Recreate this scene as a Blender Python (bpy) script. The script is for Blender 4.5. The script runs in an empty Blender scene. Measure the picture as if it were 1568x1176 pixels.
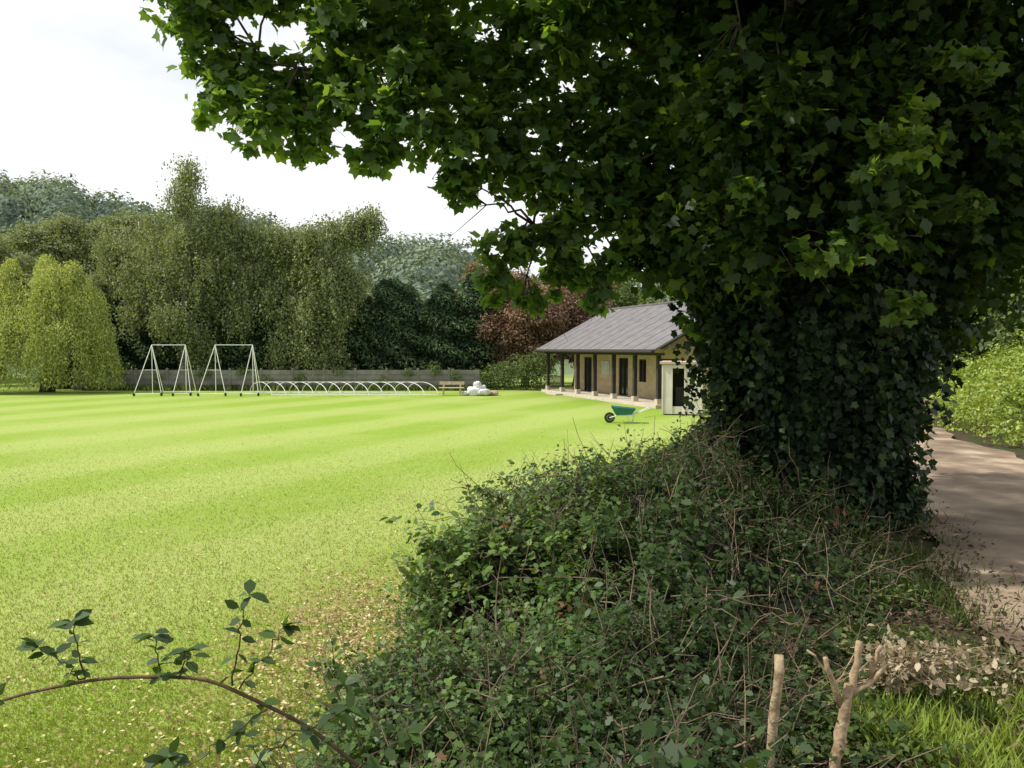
import bpy, math, numpy as np
from mathutils import Vector, Matrix
R=np.random.default_rng(7)
sc=bpy.context.scene
sc.view_settings.view_transform='Standard'
sc.view_settings.look='None'
sc.view_settings.exposure=0

# ------------------------------------------------ helpers
def norm(a):
    return a/np.maximum(np.linalg.norm(a,axis=-1,keepdims=True),1e-9)
def link(o,parent=None):
    sc.collection.objects.link(o)
    if parent is not None: o.parent=parent
    return o
def empty(name,loc=(0,0,0),rz=0):
    o=bpy.data.objects.new(name,None); o.location=loc; o.rotation_euler=(0,0,rz)
    o.empty_display_size=.3
    return link(o)
def nt(name):
    m=bpy.data.materials.new(name); m.use_nodes=True
    t=m.node_tree
    for n in list(t.nodes): t.nodes.remove(n)
    out=t.nodes.new('ShaderNodeOutputMaterial')
    return m,t,out
def ramp(t,stops,interp='LINEAR'):
    r=t.nodes.new('ShaderNodeValToRGB'); cr=r.color_ramp; cr.interpolation=interp
    while len(cr.elements)<len(stops): cr.elements.new(.5)
    for e,(p,c) in zip(cr.elements,stops):
        e.position=p; e.color=(c[0],c[1],c[2],1)
    return r
def leafmat(name,stops,trans=.35,tcol=1.6,rough=.45,spec=.3):
    m,t,out=nt(name)
    a=t.nodes.new('ShaderNodeAttribute'); a.attribute_name='rnd'
    r=ramp(t,stops); t.links.new(a.outputs['Fac'],r.inputs[0])
    p=t.nodes.new('ShaderNodeBsdfPrincipled'); p.inputs['Roughness'].default_value=rough
    p.inputs['Specular IOR Level'].default_value=spec
    t.links.new(r.outputs[0],p.inputs['Base Color'])
    tr=t.nodes.new('ShaderNodeBsdfTranslucent')
    mx=t.nodes.new('ShaderNodeMix'); mx.data_type='RGBA'; mx.blend_type='MULTIPLY'; mx.inputs[0].default_value=1
    t.links.new(r.outputs[0],mx.inputs[6]); mx.inputs[7].default_value=(tcol*1.25,tcol*1.15,tcol*.35,1)
    t.links.new(mx.outputs[2],tr.inputs[0])
    ms=t.nodes.new('ShaderNodeMixShader'); ms.inputs[0].default_value=trans
    t.links.new(p.outputs[0],ms.inputs[1]); t.links.new(tr.outputs[0],ms.inputs[2])
    t.links.new(ms.outputs[0],out.inputs[0])
    return m
def surfmat(name,c1,c2,scale=8,rough=.8,bump=.2,spec=.3,detail=6,metal=0):
    m,t,out=nt(name)
    tc=t.nodes.new('ShaderNodeTexCoord')
    n=t.nodes.new('ShaderNodeTexNoise'); n.inputs['Scale'].default_value=scale; n.inputs['Detail'].default_value=detail
    t.links.new(tc.outputs['Object'],n.inputs['Vector'])
    r=ramp(t,[(.3,c1),(.7,c2)]); t.links.new(n.outputs['Fac'],r.inputs[0])
    p=t.nodes.new('ShaderNodeBsdfPrincipled'); p.inputs['Roughness'].default_value=rough
    p.inputs['Specular IOR Level'].default_value=spec; p.inputs['Metallic'].default_value=metal
    t.links.new(r.outputs[0],p.inputs['Base Color'])
    b=t.nodes.new('ShaderNodeBump'); b.inputs['Strength'].default_value=bump; b.inputs['Distance'].default_value=.02
    t.links.new(n.outputs['Fac'],b.inputs['Height']); t.links.new(b.outputs[0],p.inputs['Normal'])
    t.links.new(p.outputs[0],out.inputs[0])
    return m
def polar(l): return [(r*math.cos(math.radians(a)),r*math.sin(math.radians(a))) for a,r in l]
SH={}
def sh(name,pts,curl=.15,fold=.12):
    p=np.array([(x,y,-curl*x*x+fold*abs(y)) for x,y in pts]); SH[name]=p
s=[(0,1),(24,.66),(46,.88),(74,.58),(102,.62),(150,.3)]
sh('syc',polar(s)+polar([(180,.12)])+[(x,-y) for x,y in reversed(polar(s[1:]))],.3,.2)
sh('ivy',polar([(0,1),(32,.6),(62,.75),(100,.5),(135,.6),(180,.3),(225,.6),(260,.5),(298,.75),(328,.6)]),.15,.2)
sh('oval',[(0,0),(.25,.24),(.6,.28),(1,0),(.6,-.28),(.25,-.24)],.2,.25)
sh('haw',[(0,0),(.2,.16),(.35,.4),(.5,.22),(.75,.33),(1,0),(.75,-.33),(.5,-.22),(.35,-.4),(.2,-.16)],.2,.2)
sh('dia',[(0,0),(.5,.3),(1,0),(.5,-.3)],.1,.3)
sh('spray',[(0,0),(.35,.16),(.6,.1),(1,0),(.6,-.1),(.35,-.16)],.15,.3)
sh('blade',[(0,.03),(.5,.03),(1,0),(.5,-.03),(0,-.03)],.35,.0)
sh('chunk',[(0,.1),(.3,.45),(.8,.35),(1,-.1),(.6,-.45),(.15,-.35)],.1,.3)

def add_leaves(name,P,N,T,size,shape,mat,parent=None,rnd=None):
    S=SH[shape]; K=len(S); n=len(P)
    N=norm(N); T=T-(T*N).sum(1,keepdims=True)*N; T=norm(T); B=np.cross(N,T)
    size=np.broadcast_to(np.asarray(size,float),(n,))[:,None,None]
    V=P[:,None,:]+size*(S[None,:,0:1]*T[:,None]+S[None,:,1:2]*B[:,None]+S[None,:,2:3]*N[:,None])
    me=bpy.data.meshes.new(name)
    me.vertices.add(n*K); me.vertices.foreach_set('co',V.reshape(-1).astype(np.float32))
    me.loops.add(n*K); me.loops.foreach_set('vertex_index',np.arange(n*K,dtype=np.int32))
    me.polygons.add(n); me.polygons.foreach_set('loop_start',np.arange(0,n*K,K,dtype=np.int32))
    me.update(calc_edges=True)
    if rnd is None: rnd=R.random(n)
    a=me.attributes.new('rnd','FLOAT','POINT'); a.data.foreach_set('value',np.repeat(np.clip(rnd,0,1),K).astype(np.float32))
    me.materials.append(mat)
    return link(bpy.data.objects.new(name,me),parent)

class Geo:
    def __init__(s): s.v=[]; s.f=[]; s.m=[]; s.n=0
    def add(s,v,f,m=0):
        v=[tuple(map(float,a)) for a in v]
        s.v+=v; s.f+=[tuple(i+s.n for i in q) for q in f]; s.m+=[m]*len(f); s.n+=len(v)
    def box(s,a,b,m=0,M=None):
        x0,y0,z0=a; x1,y1,z1=b
        v=[(x0,y0,z0),(x1,y0,z0),(x1,y1,z0),(x0,y1,z0),(x0,y0,z1),(x1,y0,z1),(x1,y1,z1),(x0,y1,z1)]
        if M is not None: v=[tuple(M@Vector(q)) for q in v]
        s.add(v,[(0,3,2,1),(4,5,6,7),(0,1,5,4),(1,2,6,5),(2,3,7,6),(3,0,4,7)],m)
    def tube(s,pts,rad,sides=6,m=0,cap=True):
        pts=np.array(pts,float); n=len(pts); rad=np.broadcast_to(np.asarray(rad,float),(n,))
        t=np.gradient(pts,axis=0); t=norm(t)
        ref=np.array([0,0,1.]) if abs(t[:,2]).mean()<.8 else np.array([1.,0,0])
        u=norm(np.cross(t,ref)); w=np.cross(t,u)
        an=np.linspace(0,2*np.pi,sides,endpoint=False)
        V=pts[:,None]+rad[:,None,None]*(np.cos(an)[None,:,None]*u[:,None]+np.sin(an)[None,:,None]*w[:,None])
        f=[(i*sides+j,i*sides+(j+1)%sides,(i+1)*sides+(j+1)%sides,(i+1)*sides+j) for i in range(n-1) for j in range(sides)]
        if cap: f+=[tuple(range(sides))[::-1],tuple((n-1)*sides+j for j in range(sides))]
        s.add(V.reshape(-1,3),f,m)
    def obj(s,name,mats,parent=None,smooth=False,bevel=0):
        me=bpy.data.meshes.new(name); me.from_pydata(s.v,[],s.f); me.update()
        for m in mats: me.materials.append(m)
        me.polygons.foreach_set('material_index',s.m)
        if smooth: me.polygons.foreach_set('use_smooth',[True]*len(s.f))
        o=link(bpy.data.objects.new(name,me),parent)
        if bevel:
            b=o.modifiers.new('bevel','BEVEL'); b.width=bevel; b.segments=2; b.limit_method='ANGLE'
        return o
def smooth(a,b,x):
    t=np.clip((x-a)/(b-a),0,1); return t*t*(3-2*t)
def lump(P,f=1.,seed=0):
    r=np.random.default_rng(seed); o=0
    for i in range(6):
        k=r.normal(size=3)*f*(1+i*.45); o=o+np.sin(P@k+r.random()*6.28)/(1+i*.45)
    return o/2.2
def curve(a,b,lift=0,n=6,wob=.0):
    a=np.array(a,float); b=np.array(b,float); t=np.linspace(0,1,n)[:,None]
    p=a+(b-a)*t; p[:,2]+=lift*4*(t*(1-t))[:,0]
    if wob: p[1:-1]+=R.normal(size=(n-2,3))*wob
    return p

# ------------------------------------------------ terrain
HX=[-400,-131,-107,-80,-60,-41,-28,-17,-8,5,30,400]
HZ=[28,37,31,28,24,19,20,20,11,5,8,20]
def gz(x,y):
    x=np.asarray(x,float); y=np.asarray(y,float)
    sft=x-(.504*y-3.31)
    bank=smooth(.2,2.4,sft)*1.0*(1-smooth(24,32,y))
    hill=np.interp(x*220/np.maximum(y,60),HX,HZ)*smooth(85,220,y)
    return bank+hill
def axis(segs):
    o=[]
    for a,b,st in segs: o+=list(np.arange(a,b,st))
    return np.array(o+[segs[-1][1]])
gx=axis([(-600,-100,25),(-100,-20,4),(-20,-4,.8),(-4,10,.15),(10,30,1),(30,100,5),(100,600,25)])
gy=axis([(-60,-4,4),(-4,0,.5),(0,20,.2),(20,60,1.5),(60,240,6),(240,900,40)])
X,Y=np.meshgrid(gx,gy); Z=gz(X,Y)
near=(X>-4)&(X<10)&(Y<20)
Z=Z+np.where((X-(.504*Y-3.31)>.5)&near,.03*lump(np.stack([X,Y,0*X],-1),2.5,3),0)
nx,ny=len(gx),len(gy)
i=np.arange(ny-1)[:,None]*nx+np.arange(nx-1)[None]
F=np.stack([i,i+1,i+1+nx,i+nx],-1).reshape(-1,4)
me=bpy.data.meshes.new('ground'); me.from_pydata(np.stack([X,Y,Z],-1).reshape(-1,3).tolist(),[],F.tolist()); me.update()
me.polygons.foreach_set('use_smooth',[True]*len(F))
ground=link(bpy.data.objects.new('ground',me))

def gmat():
    m,t,out=nt('cricket_field_grass'); L=t.links.new
    tc=t.nodes.new('ShaderNodeTexCoord'); sp=t.nodes.new('ShaderNodeSeparateXYZ'); L(tc.outputs['Object'],sp.inputs[0])
    def M(op,a,b=None,c=None):
        n=t.nodes.new('ShaderNodeMath'); n.operation=op
        for k,v in enumerate((a,b,c)):
            if v is None: continue
            if isinstance(v,(int,float)): n.inputs[k].default_value=v
            else: L(v,n.inputs[k])
        return n.outputs[0]
    def noise(sc_,d=5,vec=None):
        n=t.nodes.new('ShaderNodeTexNoise'); n.inputs['Scale'].default_value=sc_; n.inputs['Detail'].default_value=d
        L(vec or tc.outputs['Object'],n.inputs['Vector']); return n.outputs['Fac']
    def mix(f,a,b,bt='MIX'):
        n=t.nodes.new('ShaderNodeMix'); n.data_type='RGBA'; n.blend_type=bt
        if isinstance(f,(int,float)): n.inputs[0].default_value=f
        else: L(f,n.inputs[0])
        for k,v in ((6,a),(7,b)):
            if isinstance(v,tuple): n.inputs[k].default_value=(*v,1)
            else: L(v,n.inputs[k])
        return n.outputs[2]
    def mr(v,a,b,c=0,d=1):
        n=t.nodes.new('ShaderNodeMapRange'); n.interpolation_type='SMOOTHSTEP'
        L(v,n.inputs[0]); n.inputs[1].default_value=a; n.inputs[2].default_value=b; n.inputs[3].default_value=c; n.inputs[4].default_value=d
        return n.outputs[0]
    x,y=sp.outputs[0],sp.outputs[1]
    s_=M('ADD',M('SUBTRACT',x,M('MULTIPLY',y,.504)),3.31)
    wob=M('MULTIPLY',noise(.25,3),1.6)
    st=mr(M('SINE',M('MULTIPLY',M('ADD',s_,wob),1.2)),-.7,.7)
    g=mix(st,(.185,.31,.018),(.29,.375,.085))
    g=mix(mr(noise(.12,4),.44,.62,0,.5),g,(.34,.40,.12))
    g=mix(mr(noise(1.3,6),.45,.72,0,.4),g,(.29,.34,.10))
    g=mix(mr(noise(9,7),.35,.7,0,.35),g,(.15,.22,.03))
    g=mix(mr(noise(55,4),.35,.75,0,.45),g,(.36,.41,.13))
    dx=M('SUBTRACT',x,-1.5); dy=M('MULTIPLY',M('SUBTRACT',y,7.2),.55)
    d=M('SQRT',M('ADD',M('MULTIPLY',dx,dx),M('MULTIPLY',dy,dy)))
    pm=M('MULTIPLY',mr(d,.15,1.6,.95,0),mr(noise(6,8),.36,.6))
    g=mix(pm,g,(.36,.25,.14))
    near_=M('MULTIPLY',mr(y,5,24,.6,0),mr(noise(14,8),.42,.6))
    g=mix(near_,g,(.28,.27,.11))
    earth=mix(noise(5,8),(.035,.026,.016),(.09,.07,.045))
    earth=mix(mr(noise(2.2,6),.5,.66),earth,(.04,.065,.02))
    em=mr(s_,-.1,.6)
    em=M('MULTIPLY',em,mr(y,28,33,1,0))
    g=mix(em,g,earth)
    far=mr(y,60,90)
    g=mix(far,g,(.13,.17,.09))
    rgt=mr(x,11,16); g=mix(rgt,g,(.06,.09,.03))
    p=t.nodes.new('ShaderNodeBsdfPrincipled'); p.inputs['Roughness'].default_value=.9; p.inputs['Specular IOR Level'].default_value=.1
    L(g,p.inputs['Base Color'])
    b=t.nodes.new('ShaderNodeBump'); b.inputs['Strength'].default_value=.5; b.inputs['Distance'].default_value=.03
    L(noise(40,6),b.inputs['Height']); L(b.outputs[0],p.inputs['Normal']); L(p.outputs[0],out.inputs[0])
    return m
ground.data.materials.append(gmat())

py_=np.arange(-6,34,.25)
PL=lambda y: np.interp(y,[-6,0,4,4.6,6,8.3,9.4,14,17,22,34],[-2.2,.7,2.5,2.75,3.25,4.05,4.5,6.1,7.2,9.5,16])
PR=lambda y: np.interp(y,[-6,0,5,8,10.7,14,17,22,34],[1.6,4.2,6.0,6.8,7.2,7.9,9.0,12,19])
V=[];Fc=[]
for y in py_:
    for k in range(9):
        t=k/8; x=PL(y)*(1-t)+PR(y)*t+(.10*math.sin(y*2.1+k)+.06*math.sin(y*5.3+k) if k in(0,8) else 0)
        V.append((x,y,float(gz(x,y))+.045+.02*math.sin(t*3.14)))
for a in range(len(py_)-1):
    for k in range(8): Fc.append((a*9+k,a*9+k+1,a*9+k+10,a*9+k+9))
g=Geo(); g.add(V,Fc)
def pathmat():
    m,t,out=nt('path_dirt'); L=t.links.new
    tc=t.nodes.new('ShaderNodeTexCoord')
    n=t.nodes.new('ShaderNodeTexNoise'); n.inputs['Scale'].default_value=1.6; n.inputs['Detail'].default_value=8; L(tc.outputs['Object'],n.inputs['Vector'])
    r=ramp(t,[(.35,(.13,.093,.065)),(.52,(.25,.185,.13)),(.68,(.44,.345,.25))]); L(n.outputs['Fac'],r.inputs[0])
    n2=t.nodes.new('ShaderNodeTexNoise'); n2.inputs['Scale'].default_value=60; n2.inputs['Detail'].default_value=5; L(tc.outputs['Object'],n2.inputs['Vector'])
    p=t.nodes.new('ShaderNodeBsdfPrincipled'); p.inputs['Roughness'].default_value=.8; p.inputs['Specular IOR Level'].default_value=.2
    L(r.outputs[0],p.inputs['Base Color'])
    b=t.nodes.new('ShaderNodeBump'); b.inputs['Strength'].default_value=.4; b.inputs['Distance'].default_value=.015
    L(n2.outputs['Fac'],b.inputs['Height']); L(b.outputs[0],p.inputs['Normal']); L(p.outputs[0],out.inputs[0]); return m
g.obj('path',[pathmat()],smooth=True)

# ------------------------------------------------ materials
bark=surfmat('bark_dark',(.03,.024,.018),(.10,.08,.06),14,.9,.6)
barkpale=surfmat('bark_cut_pale',(.20,.14,.08),(.42,.32,.20),30,.85,.6)
birchbark=surfmat('bark_birch',(.25,.24,.22),(.55,.53,.49),3,.8,.3)
twigm=surfmat('twig_brown',(.05,.03,.018),(.13,.08,.045),20,.8,.2)
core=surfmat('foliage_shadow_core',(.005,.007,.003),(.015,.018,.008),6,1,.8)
white=surfmat('white_paint',(.7,.7,.68),(.82,.82,.8),5,.5,.05)
steel=surfmat('galvanised_steel',(.55,.56,.57),(.72,.73,.74),9,.4,.05,.5)

m_syc=leafmat('sycamore_leaves',[(0,(.028,.062,.02)),(.5,(.062,.125,.034)),(1,(.14,.22,.045))],.48,2.1,.45,.35)
m_syc_shade=leafmat('sycamore_leaves_shaded',[(0,(.012,.028,.008)),(.6,(.032,.064,.014)),(1,(.11,.165,.025))],.42,2.0,.5,.25)  # darker copy of the sycamore leaves, crown shade put into the colour
m_ivy=leafmat('ivy_leaves',[(0,(.006,.013,.004)),(.6,(.018,.038,.011)),(1,(.055,.095,.02))],.2,1.4,.5,.25)
m_hedge=leafmat('hedge_leaves',[(0,(.016,.030,.010)),(.5,(.055,.105,.028)),(.93,(.17,.27,.065)),(.955,(.20,.10,.045)),(1,(.14,.09,.05))],.32,1.5,.5,.3)
m_birch=leafmat('birch_leaves',[(0,(.10,.13,.06)),(.5,(.19,.23,.11)),(1,(.33,.37,.18))],.3,1.1,.6,.2)
m_will=leafmat('willow_leaves',[(0,(.20,.26,.06)),(.5,(.37,.43,.14)),(1,(.54,.58,.24))],.3,1.1,.6,.2)
m_con=leafmat('conifer_sprays',[(0,(.022,.046,.022)),(.6,(.065,.12,.052)),(1,(.15,.21,.09))],.1,1.2,.7,.15)
m_cop=leafmat('copper_leaves',[(0,(.10,.06,.04)),(.6,(.25,.155,.11)),(1,(.36,.27,.17))],.25,.9,.6,.2)
m_lime=leafmat('shrub_leaves_bright',[(0,(.10,.17,.03)),(.5,(.26,.35,.07)),(1,(.46,.52,.16))],.3,1.2,.5,.2)
m_mid=leafmat('tree_leaves_mid',[(0,(.05,.085,.03)),(.5,(.11,.165,.055)),(1,(.20,.26,.10))],.3,1.2,.6,.2)
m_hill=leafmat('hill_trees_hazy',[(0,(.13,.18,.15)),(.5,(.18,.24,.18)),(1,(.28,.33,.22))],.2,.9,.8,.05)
m_dry=leafmat('dry_litter',[(0,(.12,.07,.035)),(.4,(.36,.24,.12)),(.7,(.55,.45,.18)),(1,(.65,.60,.38))],.15,1,.7,.2)
m_litter=leafmat('brown_litter',[(0,(.035,.022,.014)),(.6,(.085,.058,.035)),(1,(.20,.15,.09))],.1,1,.7,.2)
m_pale=leafmat('dead_pale_leaves',[(0,(.16,.12,.075)),(1,(.5,.43,.3))],.2,1,.7,.2)
m_grass=leafmat('grass_blades',[(0,(.19,.28,.03)),(.6,(.27,.355,.07)),(1,(.38,.41,.14))],.3,1.0,.6,.2)
m_vgrass=leafmat('verge_grass_blades',[(0,(.03,.055,.015)),(.6,(.08,.13,.03)),(1,(.22,.24,.09))],.3,1.0,.6,.2)

# ------------------------------------------------ generic clumped crown
def clumped(clumps,dens,sub=9,spread=.36):
    Ps=[];Os=[];tv=[]
    for c in clumps:
        c=np.array(c,float)
        ctr=c[:3]; rad=c[3:6] if len(c)>=6 else np.repeat(c[3],3)
        rm=(rad[0]*rad[1]*rad[2])**(1/3)
        n=int(dens*rm*rm); ns=max(4,int(n/sub))
        d=norm(R.normal(size=(ns,3))); sc_=d*(R.random((ns,1))**.45)
        s0=ctr+sc_*rad
        idx=R.integers(0,ns,n)
        off=R.normal(size=(n,3))*np.array([1,1,.6])*spread*.4*min(1,rm**.5)
        Ps.append(s0[idx]+off); Os.append(d[idx]); tv.append(R.random(ns)[idx])
    return np.concatenate(Ps),np.concatenate(Os),np.concatenate(tv)
def crown(name,clumps,dens,size,shape,mat,parent,sub=9,spread=.36,up=1.,out=.5,rand=.6,rb=0.):
    P,O,tv=clumped(clumps,dens,sub,spread)
    n=len(P)
    N=np.array([0,0,up])+out*O+rand*R.normal(size=(n,3))
    T=O+R.normal(size=(n,3))*.8+np.array([0,0,-.5])
    return add_leaves(name,P,N,T,size*(.55+.8*R.random(n)),shape,mat,parent,.55*R.random(n)+.45*tv+rb)
def trunk(parent,base,top,r0,mat,clumps=(),r1=None,name='trunk',br=.25,sides=8):
    g=Geo(); base=np.array(base,float); top=np.array(top,float)
    p=curve(base,top,0,8,.03*np.linalg.norm(top-base)/4); rr=np.linspace(r0,(r1 or r0*.35),8); rr[0]*=1.35
    g.tube(p,rr,sides)
    for c in clumps:
        c=np.array(c[:3]); f=np.clip((c[2]-base[2])/(top[2]-base[2])-.25,.15,.92)
        k=f*7; a=p[int(k)]+(p[min(int(k)+1,7)]-p[int(k)])*(k-int(k))
        q=curve(a,c,.1*np.linalg.norm(c-a),6,.03*np.linalg.norm(c-a))
        g.tube(q,np.linspace(r0*br,r0*.05,6),5)
    return g.obj(name,[mat],parent,True)

# ------------------------------------------------ overhanging sycamore (ivy-clad)
syc=empty('sycamore_tree')
C=[(-2.75,7,5.6,.38),(-2.55,7.2,5.15,.34),(-2.55,7,4.72,.24),(-2.15,6.8,4.55,.27),(-1.77,7,4.45,.25),(-1.19,7.1,4.40,.25),
(-2.0,7.4,5.0,.36),(-1.5,7,5.4,.4),(-.84,6.8,4.55,.32),(-.9,7.2,5.45,.42),(-.40,7,4.42,.36),(-.47,7,4.08,.16),(-.44,7,3.93,.1),(0,7.1,4.25,.3),
(-.2,7.2,5.2,.42),(.38,7,5.45,.48),(.38,7.1,4.2,.32),(.66,7,4.98,.3),(-3.0,7.3,6.2,.5),(-2.2,7.2,5.95,.45),(-1.4,6.9,4.85,.3),(-.55,7.1,4.95,.26),
(.35,7.2,4.75,.25),(.62,7.3,4.5,.2),(.62,7.2,3.95,.28),(.3,7.1,3.98,.16),(.95,7.1,4.3,.3),(-.1,7,4.7,.28),
(0,7.4,3.55,.26),(-.12,7.4,3.22,.2),(.41,7.5,3.62,.34),(.5,7.5,3.27,.2),(.95,7.4,3.35,.25),(1.1,7.3,3.95,.42),(1.4,7.5,3.35,.22),(.2,7.4,3.05,.14),(.8,7.4,3.1,.14),
(1.6,7.3,4.15,.5),(1.7,7.5,3.4,.28),(1.0,7.2,4.7,.38),(1.5,7.2,5.3,.55),(.9,6.8,5.8,.55),(-1.5,7,5.0,.2),(-.9,6.7,4.9,.24),
(2.0,7.2,3.1,.22),(1.75,7.3,2.85,.16)]
D=[]
for x in np.arange(1.9,5.2,.7):
    for z in np.arange(3.6,8.6,.7):
        for y in (6.2,7.4,8.7):
            if x>4.6 and z<4: continue
            D.append((x+R.normal()*.22,y+R.normal()*.25,z+R.normal()*.2,.42+.25*R.random()))
D+=[(4.3,7.6,3.25,.35),(3.9,7.6,3.05,.3),(4.5,7.9,3.5,.4),(2.3,7.2,3.2,.3),(5.4,8.2,4.1,.5),(5.3,8,4.9,.6),(3.2,6.6,3.2,.3),(2.7,6.5,3.1,.25),(3.9,7,2.75,.2),(4.2,7.4,2.8,.2)]
U=[]  # unseen crown above the frame, shaped to shade hedge and path below
for x in np.arange(-1.0,5,1.05):
    for y in (4.9,5.9,7,8.4):
        for z in (6.4,7.4,8.6):
            if x<.2 and (z>7.0 or y<5.5): continue
            U.append((x+R.normal()*.25,y+R.normal()*.2,z+R.normal()*.2,.68))
for x in np.arange(1.3,3.8,.9):
    for y in (3.7,4.5):
        U.append((x+R.normal()*.2,y,5.7+R.random()*.9,.55))
Nn=[(2.55,5.4,3.95,.22),(2.75,5.5,4.05,.16),(2.2,5.6,3.3,.18),(2.45,5.5,3.35,.16),(1.9,5.7,4.3,.2),(2.8,5.5,4.2,.18),(1.7,5.8,3.7,.16),(3.4,6,3.6,.18),(3.2,5.6,4.6,.2),(2.9,5.9,2.95,.16),(1.5,5.9,4.5,.2),(3.7,6,4.3,.2)]
crown('leaves_overhang',C,3500,.082,'syc',m_syc,syc,8,.27,1.,.25,.7,.1)
crown('leaves_mass',D,2500,.076,'syc',m_syc_shade,syc,8,.36,1.,.25,.8)
crown('leaves_upper_shading',U,760,.14,'syc',m_syc,syc,9,.42,1.,.25,.6)
crown('leaves_near_sprays',Nn,3000,.068,'syc',m_syc,syc,9,.26,1.,.2,.6,.2)
g=Geo()
tb=np.array([3.0,7.5,.9]); tt=np.array([3.0,7.5,8.2])
g.tube(curve(tb,tt,0,10,.04),np.linspace(.42,.14,10),12)
limbs=[curve((3,7.5,3.4),(-2.3,7.2,5.2),.35,14,.05),curve((3,7.5,3.3),(.2,7.3,3.75),.25,10,.04),curve((3,7.5,4.2),(-.5,7,5.9),.2,10,.05),
       curve((3,7.5,3.6),(4.9,8,4.9),.1,6,.04),curve((3,7.5,4.6),(1,5,6.3),.2,8,.05)]
for l in limbs: g.tube(l,np.linspace(.06,.008,len(l)),7)
allp=np.concatenate(limbs)
for c in C+Nn+D[::5]+U[::4]:
    c=np.array(c[:3]); dd=np.linalg.norm(allp-c,axis=1)+np.where(allp[:,0]<c[0]-.2,1.,0); a=allp[dd.argmin()]
    q=curve(a,c,.06,7,.035); g.tube(q,np.linspace(.014,.004,7),5)
    for _ in range(7):
        e=c+R.normal(size=3)*.15; g.tube(curve(q[4],e,.02,4,.015),np.linspace(.005,.0015,4),4,cap=False)
g.obj('trunk',[bark],syc,True)

# ivy column on the trunk
ivy=empty('ivy_plant')
def icx(z): return 2.80+.10*np.sin(z*1.3)+.12*smooth(1.6,3.0,z)
IZ=[.7,1.3,2.0,2.6,3.1,4.5]; IR=[.95,.74,.76,.92,1.05,.8]
n=64000
z=R.random(n)**.9*4.2+.7; an=R.random(n)*6.283
dirv=np.stack([np.cos(an),np.sin(an),0*an],1)
P0=np.stack([icx(z),7.4+0*z,z],1)
rad=np.interp(z,IZ,IR)
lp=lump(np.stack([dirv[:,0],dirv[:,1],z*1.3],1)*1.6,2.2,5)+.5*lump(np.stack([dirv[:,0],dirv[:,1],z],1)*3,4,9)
P=P0+dirv*(rad*(1+.17*lp)-R.exponential(.10,n))[:,None]+R.normal(size=(n,3))*.035
N=dirv+np.array([0,0,.6])+R.normal(size=(n,3))*.65; T=np.array([0,0,-1.])+R.normal(size=(n,3))*.8
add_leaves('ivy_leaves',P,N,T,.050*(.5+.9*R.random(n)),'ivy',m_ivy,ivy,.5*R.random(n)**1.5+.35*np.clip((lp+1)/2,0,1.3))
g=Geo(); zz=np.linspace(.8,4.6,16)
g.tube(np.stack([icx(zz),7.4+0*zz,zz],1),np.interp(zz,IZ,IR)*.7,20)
g.obj('ivy_shadow_core',[core],ivy,True)  # dark tube inside the ivy, shade between leaves put into its colour
st=[]
for k in range(460):
    a=R.random()*6.283; z0=1.3+R.random()*3; r=np.interp(z0,IZ,IR)*(1.0+.30*R.random())
    cx=icx(z0); sw=R.normal()*.01
    for j in range(int(8+12*R.random())):
        st.append((cx+(r-.006*j)*math.cos(a)+sw*j+R.normal()*.03,7.4+r*math.sin(a)+R.normal()*.03,z0-.035*j+R.normal()*.03))
st=np.array(st); n=len(st)
add_leaves('ivy_trails',st,R.normal(size=(n,3))*.6+np.array([0,-.4,.6]),np.array([0,0,-1.])+R.normal(size=(n,3))*.5,.055*(.6+.6*R.random(n)),'ivy',m_ivy,ivy,.2+.7*R.random(n))

# ------------------------------------------------ hedge
hedge=empty('hedge')
def sect(y):
    xl=np.interp(y,[0,2.5,3.5,4.5,5.1,5.5,12,17],[-.9,-.85,-.8,-.72,-.62,-.45,2.82,5.3])
    xr=np.interp(y,[0,3,5,9,17],[.2,1.45,2.7,4.2,7.0])
    zl=np.interp(y,[0,2.5,3.5,4.5,5.0,5.4,6.5,8,10,12,17],[1.0,1.05,.92,.82,1.22,1.50,1.40,1.27,1.2,1.2,1.25])
    zm=np.interp(y,[0,2.5,3.5,4.6,5.4,7,9,12,17],[1.12,1.12,1.14,1.35,1.66,1.72,1.7,1.6,1.5])
    zr=np.interp(y,[0,3,5,7,9,17],[1.05,1.08,1.1,1.2,1.4,1.4])
    return xl,xr,zl,zm,zr
def hsurf(y,t):
    xl,xr,zl,zm,zr=sect(y)
    xs=np.stack([xl-.05,xl-.02,xl+.12,xl+.5*(xr-xl),xr-.3,xr+.05]); zs=np.stack([0*y+.0,.55*zl,zl,zm,zr,0*y+.97])
    tt=np.array([0,.20,.36,.66,.93,1.])
    x=np.zeros_like(y); z=np.zeros_like(y)
    for k in range(5):
        mk=(t>=tt[k])&(t<=tt[k+1]); f=(t-tt[k])/(tt[k+1]-tt[k])
        x=np.where(mk,xs[k]*(1-f)+xs[k+1]*f,x); z=np.where(mk,zs[k]*(1-f)+zs[k+1]*f,z)
    ang=np.interp(t,[0,.25,.4,.6,.9,1],[180,175,135,95,70,10])*math.pi/180
    nrm=np.stack([np.cos(ang),-.25+0*y,np.sin(ang)],-1)
    return np.stack([x,y,z],-1),norm(nrm)
def hpos(y,t):
    P,Nm=hsurf(y,t); am=(1-.6*smooth(.8,1,t))*(1-.35*smooth(7,9,y))
    return P+Nm*(am*(.20*lump(P,3.2,11)+.13*lump(P,8,12)))[:,None],Nm
yy=np.linspace(1.2,17,110); tt_=np.linspace(0,1,44)
YY,TT=np.meshgrid(yy,tt_,indexing='ij'); P,Nm=hpos(YY.ravel(),TT.ravel()); P=P-Nm*.24
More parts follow.
